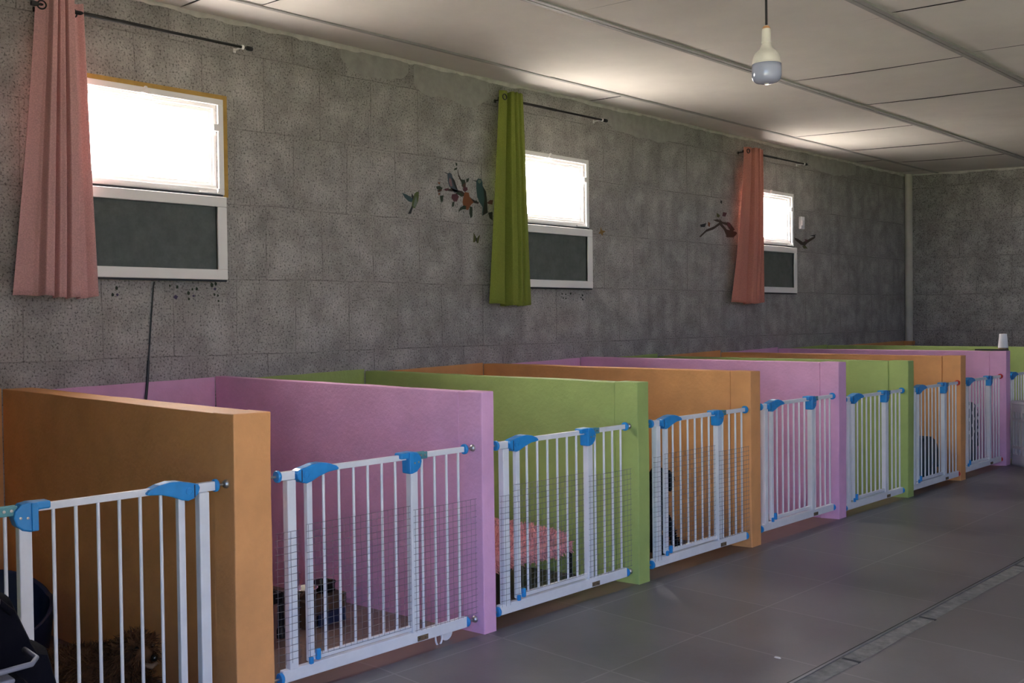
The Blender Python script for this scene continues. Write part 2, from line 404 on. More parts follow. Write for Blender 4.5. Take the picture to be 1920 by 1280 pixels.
# ------------------------------------------------------------------ partitions
def lumpy(a, b, step, amp, seed):
    m = MB(); a = Vector(a); b = Vector(b); dv = [max(1, round((b[i]-a[i])/step)) for i in range(3)]
    for ax in range(3):
        u, v = (ax+1) % 3, (ax+2) % 3
        for side in (0, 1):
            vs = []; fs = []
            for j in range(dv[v]+1):
                for i in range(dv[u]+1):
                    p = [0,0,0]; p[ax] = (a,b)[side][ax]; p[u] = a[u]+(b[u]-a[u])*i/dv[u]; p[v] = a[v]+(b[v]-a[v])*j/dv[v]
                    q = Vector(p); q += noise.noise_vector(q*3.1 + Vector((seed,0,0)))*amp + noise.noise_vector(q*11 + Vector((0,seed,0)))*amp*.35
                    vs.append(q)
            w_ = dv[u]+1
            for j in range(dv[v]):
                for i in range(dv[u]): fs.append((j*w_+i, j*w_+i+1, (j+1)*w_+i+1, (j+1)*w_+i))
            m.quads(vs, fs)
    return m
PLAB = ['orange low pen wall nearest the camera, broad end post lit at left of photo',
        'pink low pen wall with bowls beside it, second from the camera',
        'green low pen wall behind the pink fleece covered cot, third from the camera',
        'orange low pen wall between the cot pen and the fifth pen, fourth from the camera',
        'pink low pen wall in the middle of the row, fifth from the camera',
        'green low pen wall in the middle of the row, sixth from the camera',
        'orange low pen wall beside the pen with the teal carrier and red gate cups, seventh from the camera',
        'pink low pen wall with an upturned white cup standing on its end',
        'green low pen wall at the far end behind the white cup']
for k in range(9):
    t = thing('partition', PLAB[k], 'partition', (0,PN[k],0), 'low painted pen walls')
    th = PT[k]; m = M[PC[k]]
    build(lumpy((.006,.004,-.15), (2.0610,th-.004,PH[k]-.003), .06, .0028, k*3.3), 'panel', m, t, merge=True, bevel=.003)
    build(lumpy((2.0656,0,-.04), (PD[k],th,PH[k]), .05, .0032, k*5.1+2), 'end_post', m, t, merge=True, bevel=.004, seg=2)
    build(MB().box((2.050,.012,-.03),(2.080,th-.012,PH[k]-.008)), 'seam', m, t)

# ------------------------------------------------------------------ windows
def ring(m, y0, y1, z0, z1, wd, xa, xb, mi=0):
    m.box((xa,y0,z1-wd),(xb,y1,z1),mi); m.box((xa,y0,z0),(xb,y1,z0+wd),mi)
    m.box((xa,y0,z0+wd),(xb,y0+wd,z1-wd),mi); m.box((xa,y1-wd,z0+wd),(xb,y1,z1-wd),mi)
for yc, i in WIN:
    wd = bpy.data.objects.new('window_%d' % (i+1), None); C.objects.link(wd); wd.location = (0,yc,2.3); structure(wd)
    W = .462; m = MB()
    ring(m, -W, W, -.256, .289, .034, -.06, .014)
    ring(m, -W+.034, W-.034, -.222, .255, .020, -.06, -.006); ring(m, -W+.054, W-.054, -.202, .235, .020, -.06, -.026)
    structure(build(m, 'frame', M['pvc'], wd, bevel=.003))
    m = MB(); ring(m, -W+.005, W-.012, -.742, -.272, .058, .016, .058)
    sash = structure(build(m, 'sash', M['pvc'], wd, bevel=.004))
    structure(build(MB().box((.030,-W+.055,-.69),(.036,W-.065,-.325)), 'pane', M['glass'], sash))
    m = MB(); ring(m, -W+.055, W-.062, -.692, -.322, .008, .028, .047)
    structure(build(m, 'gasket', M['blackplastic'], sash))
    structure(build(MB().box((.014,-W+.008,-.752),(.05,W-.016,-.742)).box((.014,-W+.02,-.270),(.03,W-.02,-.257)), 'seal', M['blackplastic'], sash))
    structure(build(MB().prism([(-.028,.255),(.022,.25),(.034,.268),(.012,.272),(.004,.292),(-.008,.292),(-.012,.272)], .014, .030), 'latch', M['pvc'], wd, bevel=.002))
    structure(build(MB().box((.0,W-.066,.105),(.022,W-.030,.145)), 'catch', M['pvc'], wd, bevel=.002))
    structure(build(MB().box((.014,W-.16,-.252),(.024,W-.03,-.240)).box((.014,W-.05,-.252),(.03,W-.034,-.222)), 'stay', M['pvc'], wd, bevel=.002))
m = MB(); y0, y1 = 1.99, 2.947
m.box((0,y0,2.589),(.005,y1,2.615)); m.box((0,2.919,2.035),(.005,y1,2.589))
structure(build(m, 'trim_23', M['ochre']))

# ------------------------------------------------------------------ curtain rods and curtains
def rod(y0, y1, z, label):
    t = thing('curtain_rod', label, 'curtain rod', (0,y0,z), 'black curtain rods'); L = y1-y0; x = .09
    build(MB().tube([(x,0,0),(x,L*.5,0)], .0105, 12).tube([(x,L*.5,0),(x,L-.03,0)], .008, 12), 'pole', M['blackmetal'], t, smooth=True)
    for y, s in ((0,-1),(L,1)):
        build(MB().lathe([(.001,-.02),(.012,-.018),(.0135,-.008),(.0135,.010),(.011,.018),(.001,.02)], (x,y,0), 'y', 16), 'finial', M['blackplastic'], t, smooth=True)
    for y in (.03, L-.045):
        build(MB().lathe([(.0125,-.007),(.0125,.007)], (x,y,0), 'y', 16).box((.0,y-.004,-.004),(x-.008,y+.004,.004)).box((0,y-.008,-.014),(.005,y+.008,.010)), 'bracket', M['pvc'] if y > .5 else M['blackmetal'], t, smooth=True)
rod(1.865, 3.049, 2.889, 'thin black curtain rod above the window with the ochre edging')
rod(5.085, 6.277, 2.911, 'thin black curtain rod holding the olive green curtain')
rod(8.370, 9.573, 2.901, 'thin black curtain rod holding the salmon curtain, farthest from the camera')

def curtain(name, ytl, ytr, ybl, ybr, ztop, zbot, zrod, nodes, mt, label, pw, gr):
    t = thing(name, label, 'curtain', (0, (ytl+ytr)/2, zrod), 'eyelet curtains'); yo = (ytl+ytr)/2
    nc, nr = 170, 46; vs = []; fs = []
    def depth(s):
        s = min(max(s, 0), 1)
        for (s0, d0), (s1, d1) in zip(nodes, nodes[1:]):
            if s <= s1:
                u = (s-s0)/(s1-s0); u = u*u*(3-2*u); return d0+(d1-d0)*u
        return nodes[-1][1]
    def pos(s, tt):
        yl = ytl+(ybl-ytl)*tt**pw; yr = ytr+(ybr-ytr)*tt
        sh = .018*math.sin(2.2*tt+6*s)*tt
        d = depth(s+sh); a = .040 + .016*tt
        x = .112 + a*d + .004*math.sin(9*s+4*tt)
        z = ztop + (zbot-ztop)*tt + (.010*math.sin(6*s+pw) + .006*d)*tt + .006*d*(1-tt)
        return (max(x,.066), yl+(yr-yl)*s-yo, z-zrod)
    for r in range(nr+1):
        for c in range(nc+1): vs.append(pos(c/nc, r/nr))
    for r in range(nr):
        for c in range(nc): fs.append((r*(nc+1)+c, r*(nc+1)+c+1, (r+1)*(nc+1)+c+1, (r+1)*(nc+1)+c))
    o = build(MB().quads(vs, fs), 'fabric', mt, t, smooth='all')
    sm = o.modifiers.new('thick', 'SOLIDIFY'); sm.thickness = .0018; sm.offset = 0
    for s in gr:
        tt = (ztop-zrod)/(ztop-zbot); p = Vector(pos(s, tt)) + Vector((.003,0,0)); q = (Vector(pos(min(s+.02,1), tt)) - Vector(pos(max(s-.02,0), tt))).normalized()
        g = MB(); rr = []
        for k in range(20):
            an = 2*PI*k/20; rr.append(p + (q*math.cos(an) + Vector((0,0,1))*math.sin(an))*.020)
        g.tube(rr+[rr[0]], .004, 6, caps=False)
        build(g, 'grommet', M['blackmetal'], t, smooth='all')
curtain('curtain', 1.868, 2.099, 1.736, 2.150, 2.938, 1.452, 2.889,
        [(0,-.5),(.20,-.35),(.255,-.2),(.29,.95),(.37,1),(.415,-.1),(.45,.8),(.52,.95),(.565,0),(.60,.9),(.71,1.0),(.755,-.7),(.87,-.9),(1,-.35)],
        M['curtain_pink'], 'dusty pink curtain at the left side of the window with the ochre edging', 1.15, (.12,.80))
curtain('curtain', 5.045, 5.292, 4.921, 5.384, 2.958, 1.420, 2.911,
        [(0,.1),(.14,.4),(.29,.35),(.335,-1),(.385,-.7),(.43,.7),(.52,.9),(.57,.35),(.62,.95),(.70,.7),(.735,.1),(.78,.75),(.90,.5),(.95,-.3),(1,-.6)],
        M['curtain_green'], 'olive green curtain beside the hummingbird stickers', 1.0, (.16,))
curtain('curtain', 8.342, 8.660, 8.115, 8.697, 2.940, 1.450, 2.901,
        [(0,-.3),(.15,.1),(.33,.2),(.39,-.7),(.46,.7),(.56,.9),(.62,.05),(.68,.85),(.78,.6),(.84,-.5),(.92,.45),(1,-.3)],
        M['curtain_rust'], 'salmon curtain at the far window, beside the dark blossom branch', 1.5, (.14,))

# ------------------------------------------------------------------ stickers on the wall
def sticker(name, polys, label, cat='sticker', group='wall stickers'):
    keys = []; m = MB()
    for k, (c, pts) in enumerate(polys):
        if c not in keys: keys.append(c)
        x = .0012 + .00025*(k % 12)
        m.face([(x,y,z) for y,z in pts], keys.index(c))
    tag(build(m, name, [DEC[k] for k in keys]), label, cat, group)
sticker('hummingbird_sticker', [
('green',[(4.38,2.187),(4.378,2.149),(4.37,2.117),(4.343,2.074),(4.322,2.078),(4.316,2.091),(4.323,2.134),(4.341,2.173),(4.362,2.188)]),
('pale',[(4.355,2.158),(4.366,2.116),(4.347,2.083),(4.329,2.087),(4.341,2.125)]),
('dark',[(4.316,2.091),(4.326,2.079),(4.308,2.035),(4.28,2.033),(4.301,2.063)]),
('teal',[(4.232,2.169),(4.269,2.162),(4.31,2.147),(4.327,2.135),(4.316,2.112),(4.289,2.116),(4.255,2.14)]),
('dark',[(4.317,2.176),(4.334,2.151),(4.327,2.129),(4.313,2.149)]),
('dark',[(4.374,2.187),(4.387,2.212),(4.378,2.184)]),
], 'flying hummingbird sticker on the wall, left of the perched pair', 'bird sticker')
sticker('flowering_branch_sticker', [
('stem',[(4.61,2.223),(4.669,2.233),(4.669,2.242),(4.714,2.232),(4.781,2.226),(4.834,2.197),(4.903,2.169),(4.942,2.16),(4.934,2.148),(4.888,2.153),(4.826,2.174),(4.773,2.209),(4.706,2.217),(4.639,2.217)]),
('stem',[(4.742,2.373),(4.749,2.34),(4.771,2.309),(4.782,2.288),(4.767,2.292),(4.742,2.331),(4.737,2.367)]),
('leaf',[(4.717,2.423),(4.735,2.417),(4.735,2.4),(4.722,2.402)]),
('leaf',[(4.735,2.389),(4.731,2.375),(4.701,2.364),(4.709,2.381)]),
('leaf',[(4.848,2.327),(4.84,2.299),(4.817,2.291),(4.819,2.316)]),
('leaf',[(4.768,2.309),(4.806,2.307),(4.813,2.285),(4.797,2.25),(4.778,2.259),(4.771,2.287)]),
('brown',[(4.782,2.271),(4.813,2.291),(4.812,2.251),(4.789,2.244)]),
('rose',[(4.789,2.255),(4.828,2.258),(4.831,2.239),(4.804,2.223),(4.785,2.232)]),
('leaf',[(4.534,2.238),(4.566,2.244),(4.595,2.232),(4.573,2.214),(4.54,2.222)]),
('orange',[(4.545,2.269),(4.574,2.269),(4.563,2.254)]),
('orange',[(4.551,2.196),(4.573,2.195),(4.558,2.177)]),
('brown',[(4.544,2.214),(4.588,2.226),(4.58,2.209),(4.551,2.201)]),
('leaf',[(4.569,2.175),(4.602,2.184),(4.597,2.145),(4.586,2.128),(4.573,2.154)]),
('rose',[(4.61,2.228),(4.647,2.237),(4.658,2.23),(4.632,2.214),(4.613,2.218)]),
('rose',[(4.675,2.173),(4.683,2.196),(4.728,2.205),(4.747,2.184),(4.727,2.149),(4.697,2.147)]),
('leaf',[(4.706,2.209),(4.758,2.219),(4.796,2.194),(4.773,2.186),(4.736,2.2)]),
('leaf',[(4.682,2.14),(4.705,2.148),(4.697,2.114),(4.678,2.107)]),
('orange',[(4.804,2.223),(4.842,2.22),(4.85,2.193),(4.888,2.156),(4.856,2.131),(4.833,2.096),(4.794,2.104),(4.78,2.148),(4.788,2.182)]),
('leaf',[(4.737,2.078),(4.757,2.11),(4.795,2.127),(4.814,2.123),(4.81,2.1),(4.779,2.098)]),
('leaf',[(4.779,2.098),(4.798,2.071),(4.786,2.076)]),
('leaf',[(4.848,2.125),(4.875,2.121),(4.874,2.054),(4.855,2.041),(4.844,2.074)]),
('leaf',[(4.911,2.175),(4.923,2.165),(4.899,2.151)]),
('rose',[(5.022,2.166),(5.054,2.186),(5.082,2.185),(5.073,2.153),(5.029,2.156)]),
('dark',[(5.028,2.092),(5.073,2.101),(5.075,2.038),(5.044,2.053)]),
], 'flowering branch sticker under two perched hummingbirds, beside the green curtain', 'branch sticker')
sticker('hummingbird_sticker', [
('slate',[(4.641,2.335),(4.66,2.347),(4.682,2.339),(4.689,2.318),(4.714,2.287),(4.725,2.255),(4.74,2.223),(4.706,2.209),(4.684,2.229),(4.658,2.249),(4.644,2.286)]),
('dark',[(4.678,2.314),(4.707,2.298),(4.727,2.255),(4.74,2.226),(4.714,2.243),(4.692,2.28)]),
('pink',[(4.659,2.31),(4.677,2.3),(4.688,2.252),(4.669,2.25),(4.653,2.282)]),
('dark',[(4.597,2.347),(4.645,2.339),(4.641,2.333)]),
], 'smaller perched hummingbird sticker on the left of the flowering branch', 'bird sticker')
sticker('hummingbird_sticker', [
('teal',[(4.917,2.311),(4.937,2.33),(4.965,2.33),(4.98,2.309),(4.98,2.283),(5.007,2.251),(5.02,2.201),(5.021,2.155),(5.024,2.092),(4.972,2.066),(4.977,2.129),(4.942,2.166),(4.923,2.204),(4.917,2.255)]),
('dark',[(4.984,2.277),(5.011,2.246),(5.022,2.189),(5.028,2.092),(4.98,2.069),(4.989,2.141),(4.998,2.187)]),
('pale',[(4.933,2.318),(4.957,2.323),(4.968,2.31),(4.949,2.294),(4.933,2.304)]),
('dark',[(4.867,2.313),(4.921,2.314),(4.92,2.306)]),
], 'largest hummingbird sticker, perched close to the green curtain', 'bird sticker')
sticker('butterfly_sticker', [
('olive',[(4.884,1.941),(4.907,1.914),(4.914,1.898),(4.93,1.915),(4.95,1.928),(4.938,1.893),(4.93,1.867),(4.915,1.866),(4.908,1.889),(4.894,1.871),(4.879,1.87),(4.883,1.907)]),
('dark',[(4.905,1.908),(4.916,1.903),(4.916,1.872),(4.906,1.88)]),
], 'small olive butterfly sticker on the wall below the hummingbirds', 'butterfly sticker')
sticker('blossom_branch_sticker', [
('stem',[(7.728,2.059),(7.845,2.131),(7.977,2.168),(8.085,2.22),(8.125,2.192),(8.193,2.151),(8.36,2.138),(8.374,2.116),(8.192,2.083),(8.138,2.148),(8.071,2.186),(7.963,2.138),(7.845,2.109),(7.753,2.056)]),
('stem',[(8.058,2.248),(8.112,2.221),(8.249,2.215),(8.332,2.159),(8.276,2.126),(8.194,2.189),(8.085,2.205)]),
('stem',[(7.951,2.226),(8.045,2.239),(8.112,2.206),(8.018,2.215)]),
('dark',[(8.088,2.421),(8.115,2.416),(8.109,2.385),(8.082,2.398)]),
('rose',[(8.127,2.312),(8.195,2.309),(8.167,2.27),(8.113,2.274)]),
('dark',[(7.742,2.169),(7.846,2.19),(7.819,2.152),(7.754,2.148)]),
('orange',[(7.872,2.206),(7.911,2.194),(7.898,2.156),(7.871,2.169)]),
('olive',[(8.019,2.297),(8.072,2.278),(8.059,2.255),(8.018,2.26)]),
('rose',[(8.194,2.226),(8.249,2.215),(8.263,2.17),(8.207,2.182)]),
('stem',[(8.165,2.089),(8.36,2.112),(8.303,2.082),(8.192,2.076)]),
], 'dark blossom branch sticker left of the salmon curtain', 'branch sticker')
sticker('blossom_branch_sticker', [
('stem',[(9.475,2.142),(9.558,2.13),(9.659,2.101),(9.796,2.142),(9.936,2.183),(9.918,2.156),(9.761,2.098),(9.692,2.061),(9.608,2.074),(9.491,2.118)]),
('dark',[(9.814,2.18),(9.936,2.196),(9.918,2.173)]),
('olive',[(9.641,2.059),(9.709,2.07),(9.76,2.039),(9.675,2.035)]),
('rose',[(9.693,2.136),(9.761,2.131),(9.727,2.104)]),
], 'dark blossom branch sticker right of the far window', 'branch sticker')
sticker('butterfly_sticker', [
('ochre',[(6.311,2.067),(6.327,2.038),(6.375,2.033),(6.341,2.016),(6.334,1.99),(6.311,2.01),(6.28,2.009),(6.304,2.029)]),
], 'tiny ochre butterfly sticker right of the middle window', 'butterfly sticker')
sticker('leaf_sticker', [('leaf',[(2.276,1.504),(2.281,1.516),(2.292,1.508),(2.29,1.495),(2.28,1.494)])], 'small green leaf sticker just below the nearest window', 'leaf sticker', 'leaf stickers below the nearest window')
sticker('leaf_sticker', [('leaf',[(2.255,1.469),(2.26,1.48),(2.27,1.472),(2.268,1.461),(2.258,1.459)])], 'small green leaf sticker just below the nearest window', 'leaf sticker', 'leaf stickers below the nearest window')
sticker('leaf_sticker', [('leaf',[(2.618,1.515),(2.623,1.527),(2.633,1.519),(2.631,1.508),(2.621,1.506)])], 'small green leaf sticker just below the nearest window', 'leaf sticker', 'leaf stickers below the nearest window')
sticker('leaf_sticker', [('leaf',[(2.577,1.521),(2.58,1.529),(2.588,1.524),(2.586,1.516),(2.579,1.515)])], 'small green leaf sticker just below the nearest window', 'leaf sticker', 'leaf stickers below the nearest window')
sticker('leaf_sticker', [('leaf',[(2.734,1.506),(2.739,1.518),(2.75,1.51),(2.747,1.499),(2.737,1.497)])], 'small green leaf sticker just below the nearest window', 'leaf sticker', 'leaf stickers below the nearest window')
sticker('leaf_sticker', [('leaf',[(2.683,1.482),(2.689,1.495),(2.701,1.486),(2.698,1.473),(2.687,1.471)])], 'small green leaf sticker just below the nearest window', 'leaf sticker', 'leaf stickers below the nearest window')
sticker('leaf_sticker', [('leaf',[(2.687,1.449),(2.691,1.459),(2.7,1.452),(2.698,1.443),(2.69,1.442)])], 'small green leaf sticker just below the nearest window', 'leaf sticker', 'leaf stickers below the nearest window')
sticker('leaf_sticker', [('leaf',[(2.825,1.53),(2.832,1.545),(2.846,1.535),(2.843,1.519),(2.829,1.518)])], 'small green leaf sticker just below the nearest window', 'leaf sticker', 'leaf stickers below the nearest window')
sticker('leaf_sticker', [('leaf',[(2.851,1.537),(2.856,1.549),(2.868,1.541),(2.866,1.528),(2.855,1.527)])], 'small green leaf sticker just below the nearest window', 'leaf sticker', 'leaf stickers below the nearest window')
sticker('leaf_sticker', [('leaf',[(2.845,1.475),(2.849,1.484),(2.857,1.477),(2.855,1.469),(2.847,1.468)])], 'small green leaf sticker just below the nearest window', 'leaf sticker', 'leaf stickers below the nearest window')
sticker('leaf_sticker', [('leaf',[(2.867,1.47),(2.871,1.479),(2.878,1.473),(2.876,1.465),(2.869,1.464)])], 'small green leaf sticker just below the nearest window', 'leaf sticker', 'leaf stickers below the nearest window')
sticker('leaf_sticker', [('leaf',[(2.869,1.439),(2.872,1.447),(2.88,1.442),(2.878,1.434),(2.871,1.433)])], 'small green leaf sticker just below the nearest window', 'leaf sticker', 'leaf stickers below the nearest window')
sticker('leaf_sticker', [('leaf',[(2.71,1.504),(2.714,1.512),(2.721,1.506),(2.719,1.498),(2.712,1.498)])], 'small green leaf sticker just below the nearest window', 'leaf sticker', 'leaf stickers below the nearest window')
sticker('flower_sticker', [('violet',[(2.601,1.459),(2.615,1.472),(2.629,1.463),(2.621,1.447),(2.61,1.449)])], 'small violet flower sticker just below the nearest window', 'flower sticker', 'violet stickers below the nearest window')
sticker('flower_sticker', [('violet',[(2.279,1.469),(2.287,1.477),(2.295,1.471),(2.291,1.461),(2.284,1.462)])], 'small violet flower sticker just below the nearest window', 'flower sticker', 'violet stickers below the nearest window')
sticker('flower_sticker', [('violet',[(2.844,1.508),(2.854,1.517),(2.863,1.511),(2.858,1.499),(2.85,1.501)])], 'small violet flower sticker just below the nearest window', 'flower sticker', 'violet stickers below the nearest window')
sticker('flower_sticker', [('violet',[(2.714,1.467),(2.722,1.474),(2.729,1.469),(2.725,1.46),(2.719,1.461)])], 'small violet flower sticker just below the nearest window', 'flower sticker', 'violet stickers below the nearest window')
sticker('leaf_sticker', [('darkleaf',[(5.821,1.513),(5.826,1.521),(5.836,1.515),(5.834,1.508),(5.824,1.507)])], 'small dark leaf sticker just below the middle window', 'leaf sticker', 'dark leaf stickers below the middle window')
sticker('leaf_sticker', [('darkleaf',[(5.865,1.51),(5.87,1.517),(5.88,1.512),(5.878,1.504),(5.868,1.503)])], 'small dark leaf sticker just below the middle window', 'leaf sticker', 'dark leaf stickers below the middle window')
sticker('leaf_sticker', [('darkleaf',[(5.92,1.516),(5.926,1.526),(5.939,1.519),(5.936,1.509),(5.924,1.508)])], 'small dark leaf sticker just below the middle window', 'leaf sticker', 'dark leaf stickers below the middle window')
sticker('leaf_sticker', [('darkleaf',[(5.835,1.48),(5.84,1.488),(5.85,1.482),(5.848,1.474),(5.838,1.474)])], 'small dark leaf sticker just below the middle window', 'leaf sticker', 'dark leaf stickers below the middle window')
sticker('leaf_sticker', [('darkleaf',[(5.864,1.476),(5.869,1.484),(5.88,1.479),(5.877,1.471),(5.868,1.47)])], 'small dark leaf sticker just below the middle window', 'leaf sticker', 'dark leaf stickers below the middle window')
sticker('leaf_sticker', [('darkleaf',[(6.065,1.504),(6.071,1.514),(6.085,1.507),(6.082,1.497),(6.07,1.496)])], 'small dark leaf sticker just below the middle window', 'leaf sticker', 'dark leaf stickers below the middle window')
sticker('leaf_sticker', [('darkleaf',[(6.048,1.486),(6.053,1.494),(6.064,1.488),(6.062,1.48),(6.052,1.479)])], 'small dark leaf sticker just below the middle window', 'leaf sticker', 'dark leaf stickers below the middle window')
sticker('leaf_sticker', [('darkleaf',[(6.068,1.472),(6.074,1.482),(6.088,1.475),(6.084,1.465),(6.072,1.464)])], 'small dark leaf sticker just below the middle window', 'leaf sticker', 'dark leaf stickers below the middle window')


# ------------------------------------------------------------------ small wall things
sw = thing('wall_sensor', 'small white plastic box on the wall right of the far window', 'sensor', (0,9.608,2.30))
build(MB().box((0,-.036,-.065),(.03,.042,.065)), 'housing', M['foam'], sw, bevel=.005)
build(MB().box((.03,-.042,-.03),(.048,.0,.02)), 'cover', M['foam'], sw, bevel=.004)
cab = thing('black_cable', 'thin black cable hanging down the wall below the window with ochre edging', 'cable', (.02,2.427,.894))
build(MB().tube([(.012,.052,.648),(.006,.049,.62),(-.01,.036,.40),(-.012,.022,.22)], .0045, 8), 'cord', M['blackmetal'], cab, smooth=True)
build(MB().tube([(-.012,.022,.22),(-.01,.012,.10),(-.008,0,0)], .0075, 8), 'plug', M['blackplastic'], cab, smooth=True)

# ------------------------------------------------------------------ hanging bulb
zb = 2.117; bl = thing('hanging_light_bulb', 'large unlit white light bulb hanging on a black cord from the ceiling', 'light bulb', (3.4,3.087,zb))
build(MB().tube([(-.006,-.004,ceil_z(3.4)-zb),(-.003,-.002,.55),(0,0,.34),(0,0,.195)], .0042, 10), 'cord', M['blackmetal'], bl, smooth=True)
build(MB().lathe([(.006,.196),(.009,.198),(.0145,.186),(.0155,.178),(.0165,.146),(.0165,.143)], n=28), 'socket', M['bulbw'], bl, smooth=True)
build(MB().lathe([(.0085,.1985),(.0135,.1905),(.0146,.1875)], n=24), 'rust_stain', M['stain'], bl, smooth=True)
build(MB().lathe([(.017,.143),(.0175,.142),(.0175,.138),(.0165,.137),(.0165,.135),(.019,.128),(.023,.119),(.033,.110),(.041,.101),(.046,.089),(.0485,.076),(.0485,.070),(.051,.068),(.051,.065)], n=40), 'housing', M['bulbw'], bl, smooth=True)
build(MB().lathe([(.050,.0655),(.0505,.05),(.0505,.026),(.047,.013),(.038,.005),(.024,.001),(.008,0)], n=40), 'diffuser', M['diff'], bl, smooth='all')
build(MB().lathe([(.008,.0015),(.008,-.001),(.001,-.0012)], n=16), 'tip', M['bulbw'], bl)

# ------------------------------------------------------------------ safety gates
GM = {}
def gmesh(key, fn, mats, smooth=False):
    if key not in GM: GM[key] = fn().mesh(key.split('|')[0], mats, smooth)
    return GM[key]
def gate(label, y, z, x, s, gl, gr, cups=('blue','blue','blue','blue'), nets=(), loop=False, tilt=0):
    """s = +1: latch on the near side, -1: mirrored. y = centre of the latch-side wall cup; gl, gr = gaps to the walls"""
    t = thing('safety_gate', label, 'safety gate', (x,y,z), 'white bar gates of the pens'); k_ = '|%d' % s
    Y = lambda v: v*s
    def bx(m, x0,x1,y0,y1,z0,z1,mi=0): m.box((x0,min(Y(y0),Y(y1)),z0),(x1,max(Y(y0),Y(y1)),z1),mi); return m
    P = lambda key, fn, mat, par, bev=0, sm=False: put(key, gmesh(key+k_, fn, mat, sm), par, bev)
    W = M['white']
    fr = P('frame', lambda: bx(MB(),-.012,.012,.004,.886,.035,.080), W, t, .003)
    for nm, y0, y1, z1 in (('latch', .030, .066, .752), ('hinge', .592, .628, .752)):
        put('post', gmesh('post|%s%d' % (nm,s), lambda: bx(MB(),-.016,.016,y0,y1,.078,z1), W), fr, .003)
    put('stub', gmesh('stub'+k_, lambda: bx(MB(),-.011,.011,.004,.066,.753,.783), W), fr, .002)
    dr = P('door', lambda: bx(bx(bx(MB(),-.008,.008,.112,.592,.087,.107),-.008,.008,.09,.592,.765,.787),-.011,.011,.114,.137,.09,.77), W, t, .002)
    rodm = gmesh('rod', lambda: MB().tube([(0,0,.10),(0,0,.77)], .0056, 10, caps=False), W, 'all')
    for v in (.192,.260,.327,.393,.460,.526):
        o = put('rod', rodm, dr); o.location = (0,Y(v),0)
    ft = put('foot_catch', gmesh('foot_catch'+k_, lambda: bx(bx(MB(),.006,.020,.112,.128,.078,.104),.006,.022,.140,.158,.088,.128), M['blue']), dr, .004)
    ex = P('extension_panel', lambda: bx(MB(),-.008,.008,.63,.886,.765,.787), W, t, .002)
    rodx = gmesh('extension_rod', lambda: MB().tube([(0,0,.07),(0,0,.77)], .0056, 10, caps=False), W, 'all')
    for v in (.661,.728,.792,.857):
        o = put('rod', rodx, ex); o.location = (0,Y(v),0)
    hp = [(.066,.772),(.072,.752),(.088,.738),(.108,.733),(.128,.738),(.160,.752),(.200,.764),(.243,.768),(.248,.774),(.236,.784),(.205,.796),(.170,.802),(.135,.800),(.105,.792),(.085,.788),(.070,.782)]
    hd = P('latch_handle', lambda: MB().prism([(Y(a),b) for a,b in hp], -.020, .024), M['blue'], t, .006)
    put('button', gmesh('button'+k_, lambda: MB().lathe([(.012,.0235),(.012,.0262),(.0095,.0266),(.0095,.0250),(.001,.0250)], (0,Y(.105),.764), 'x', 20), M['blue']), hd)
    put('seam', gmesh('seam'+k_, lambda: bx(MB(),.0235,.0246,.084,.088,.742,.784), M['tub']), hd)
    hb = [(.540,.772),(.540,.795),(.600,.797),(.622,.793),(.640,.775),(.644,.755),(.637,.732),(.620,.716),(.598,.710),(.578,.711),(.576,.772)]
    hg = P('hinge_block', lambda: MB().prism([(Y(a),b) for a,b in hb], -.022, .024), M['blue'], t, .005)
    put('hinge_flap', gmesh('flap'+k_, lambda: bx(MB(),.022,.030,.577,.596,.712,.795), M['blue']), hg, .003)
    put('hinge_plate', gmesh('plate'+k_, lambda: bx(bx(MB(),.006,.013,.63,.682,.762,.790),-.013,-.006,.63,.682,.762,.790), M['teal']), hg, .002)
    for a, b in ((.606,.752),(.626,.754)):
        put('screw', gmesh('screw%s%g' % (k_,a), lambda: MB().lathe([(.004,.023),(.004,.0262),(.001,.0268)], (0,Y(a),b), 'x', 10), M['metal'], True), hg)
    for a in (.647,.667):
        put('screw', gmesh('screwp%s%g' % (k_,a), lambda: MB().lathe([(.0045,.012),(.0045,.0155),(.001,.016)], (0,Y(a),.777), 'x', 10), M['metal'], True), hg)
    put('bracket', gmesh('bracket'+k_, lambda: bx(bx(bx(MB(),.0125,.0145,.618,.672,.040,.060),.0125,.019,.624,.632,.046,.054),.0125,.019,.655,.663,.046,.054), M['rust']), fr)
    for n, (yc, zc, gap, dr_) in enumerate(((0,.768,gl,-1),(0,.052,gl,-1),(.893,.776,gr,1),(.893,.055,gr,1))):
        cp = put('wall_cup', gmesh('cup|%s' % cups[n], lambda: MB().lathe([(.006,-.0065),(.0195,-.0065),(.0215,-.004),(.0215,.004),(.0195,.0065),(.006,.0065)], (0,0,0), 'y', 24), M[cups[n]], True), t)
        cp.location = (0,Y(yc),zc)
        g2 = gap + .001; b_ = MB(); d = dr_*s
        b_.tube([(0,0,0),(0,d*g2,0)], .0042, 10)
        if gap > .025:
            b_.lathe([(.004,d*(g2-.016)),(.011,d*(g2-.013)),(.015,d*(g2-.006)),(.015,d*g2),(.001,d*g2)], (0,0,0), 'y', 18)
        build(b_, 'bolt', M['metal'], cp, smooth=True)
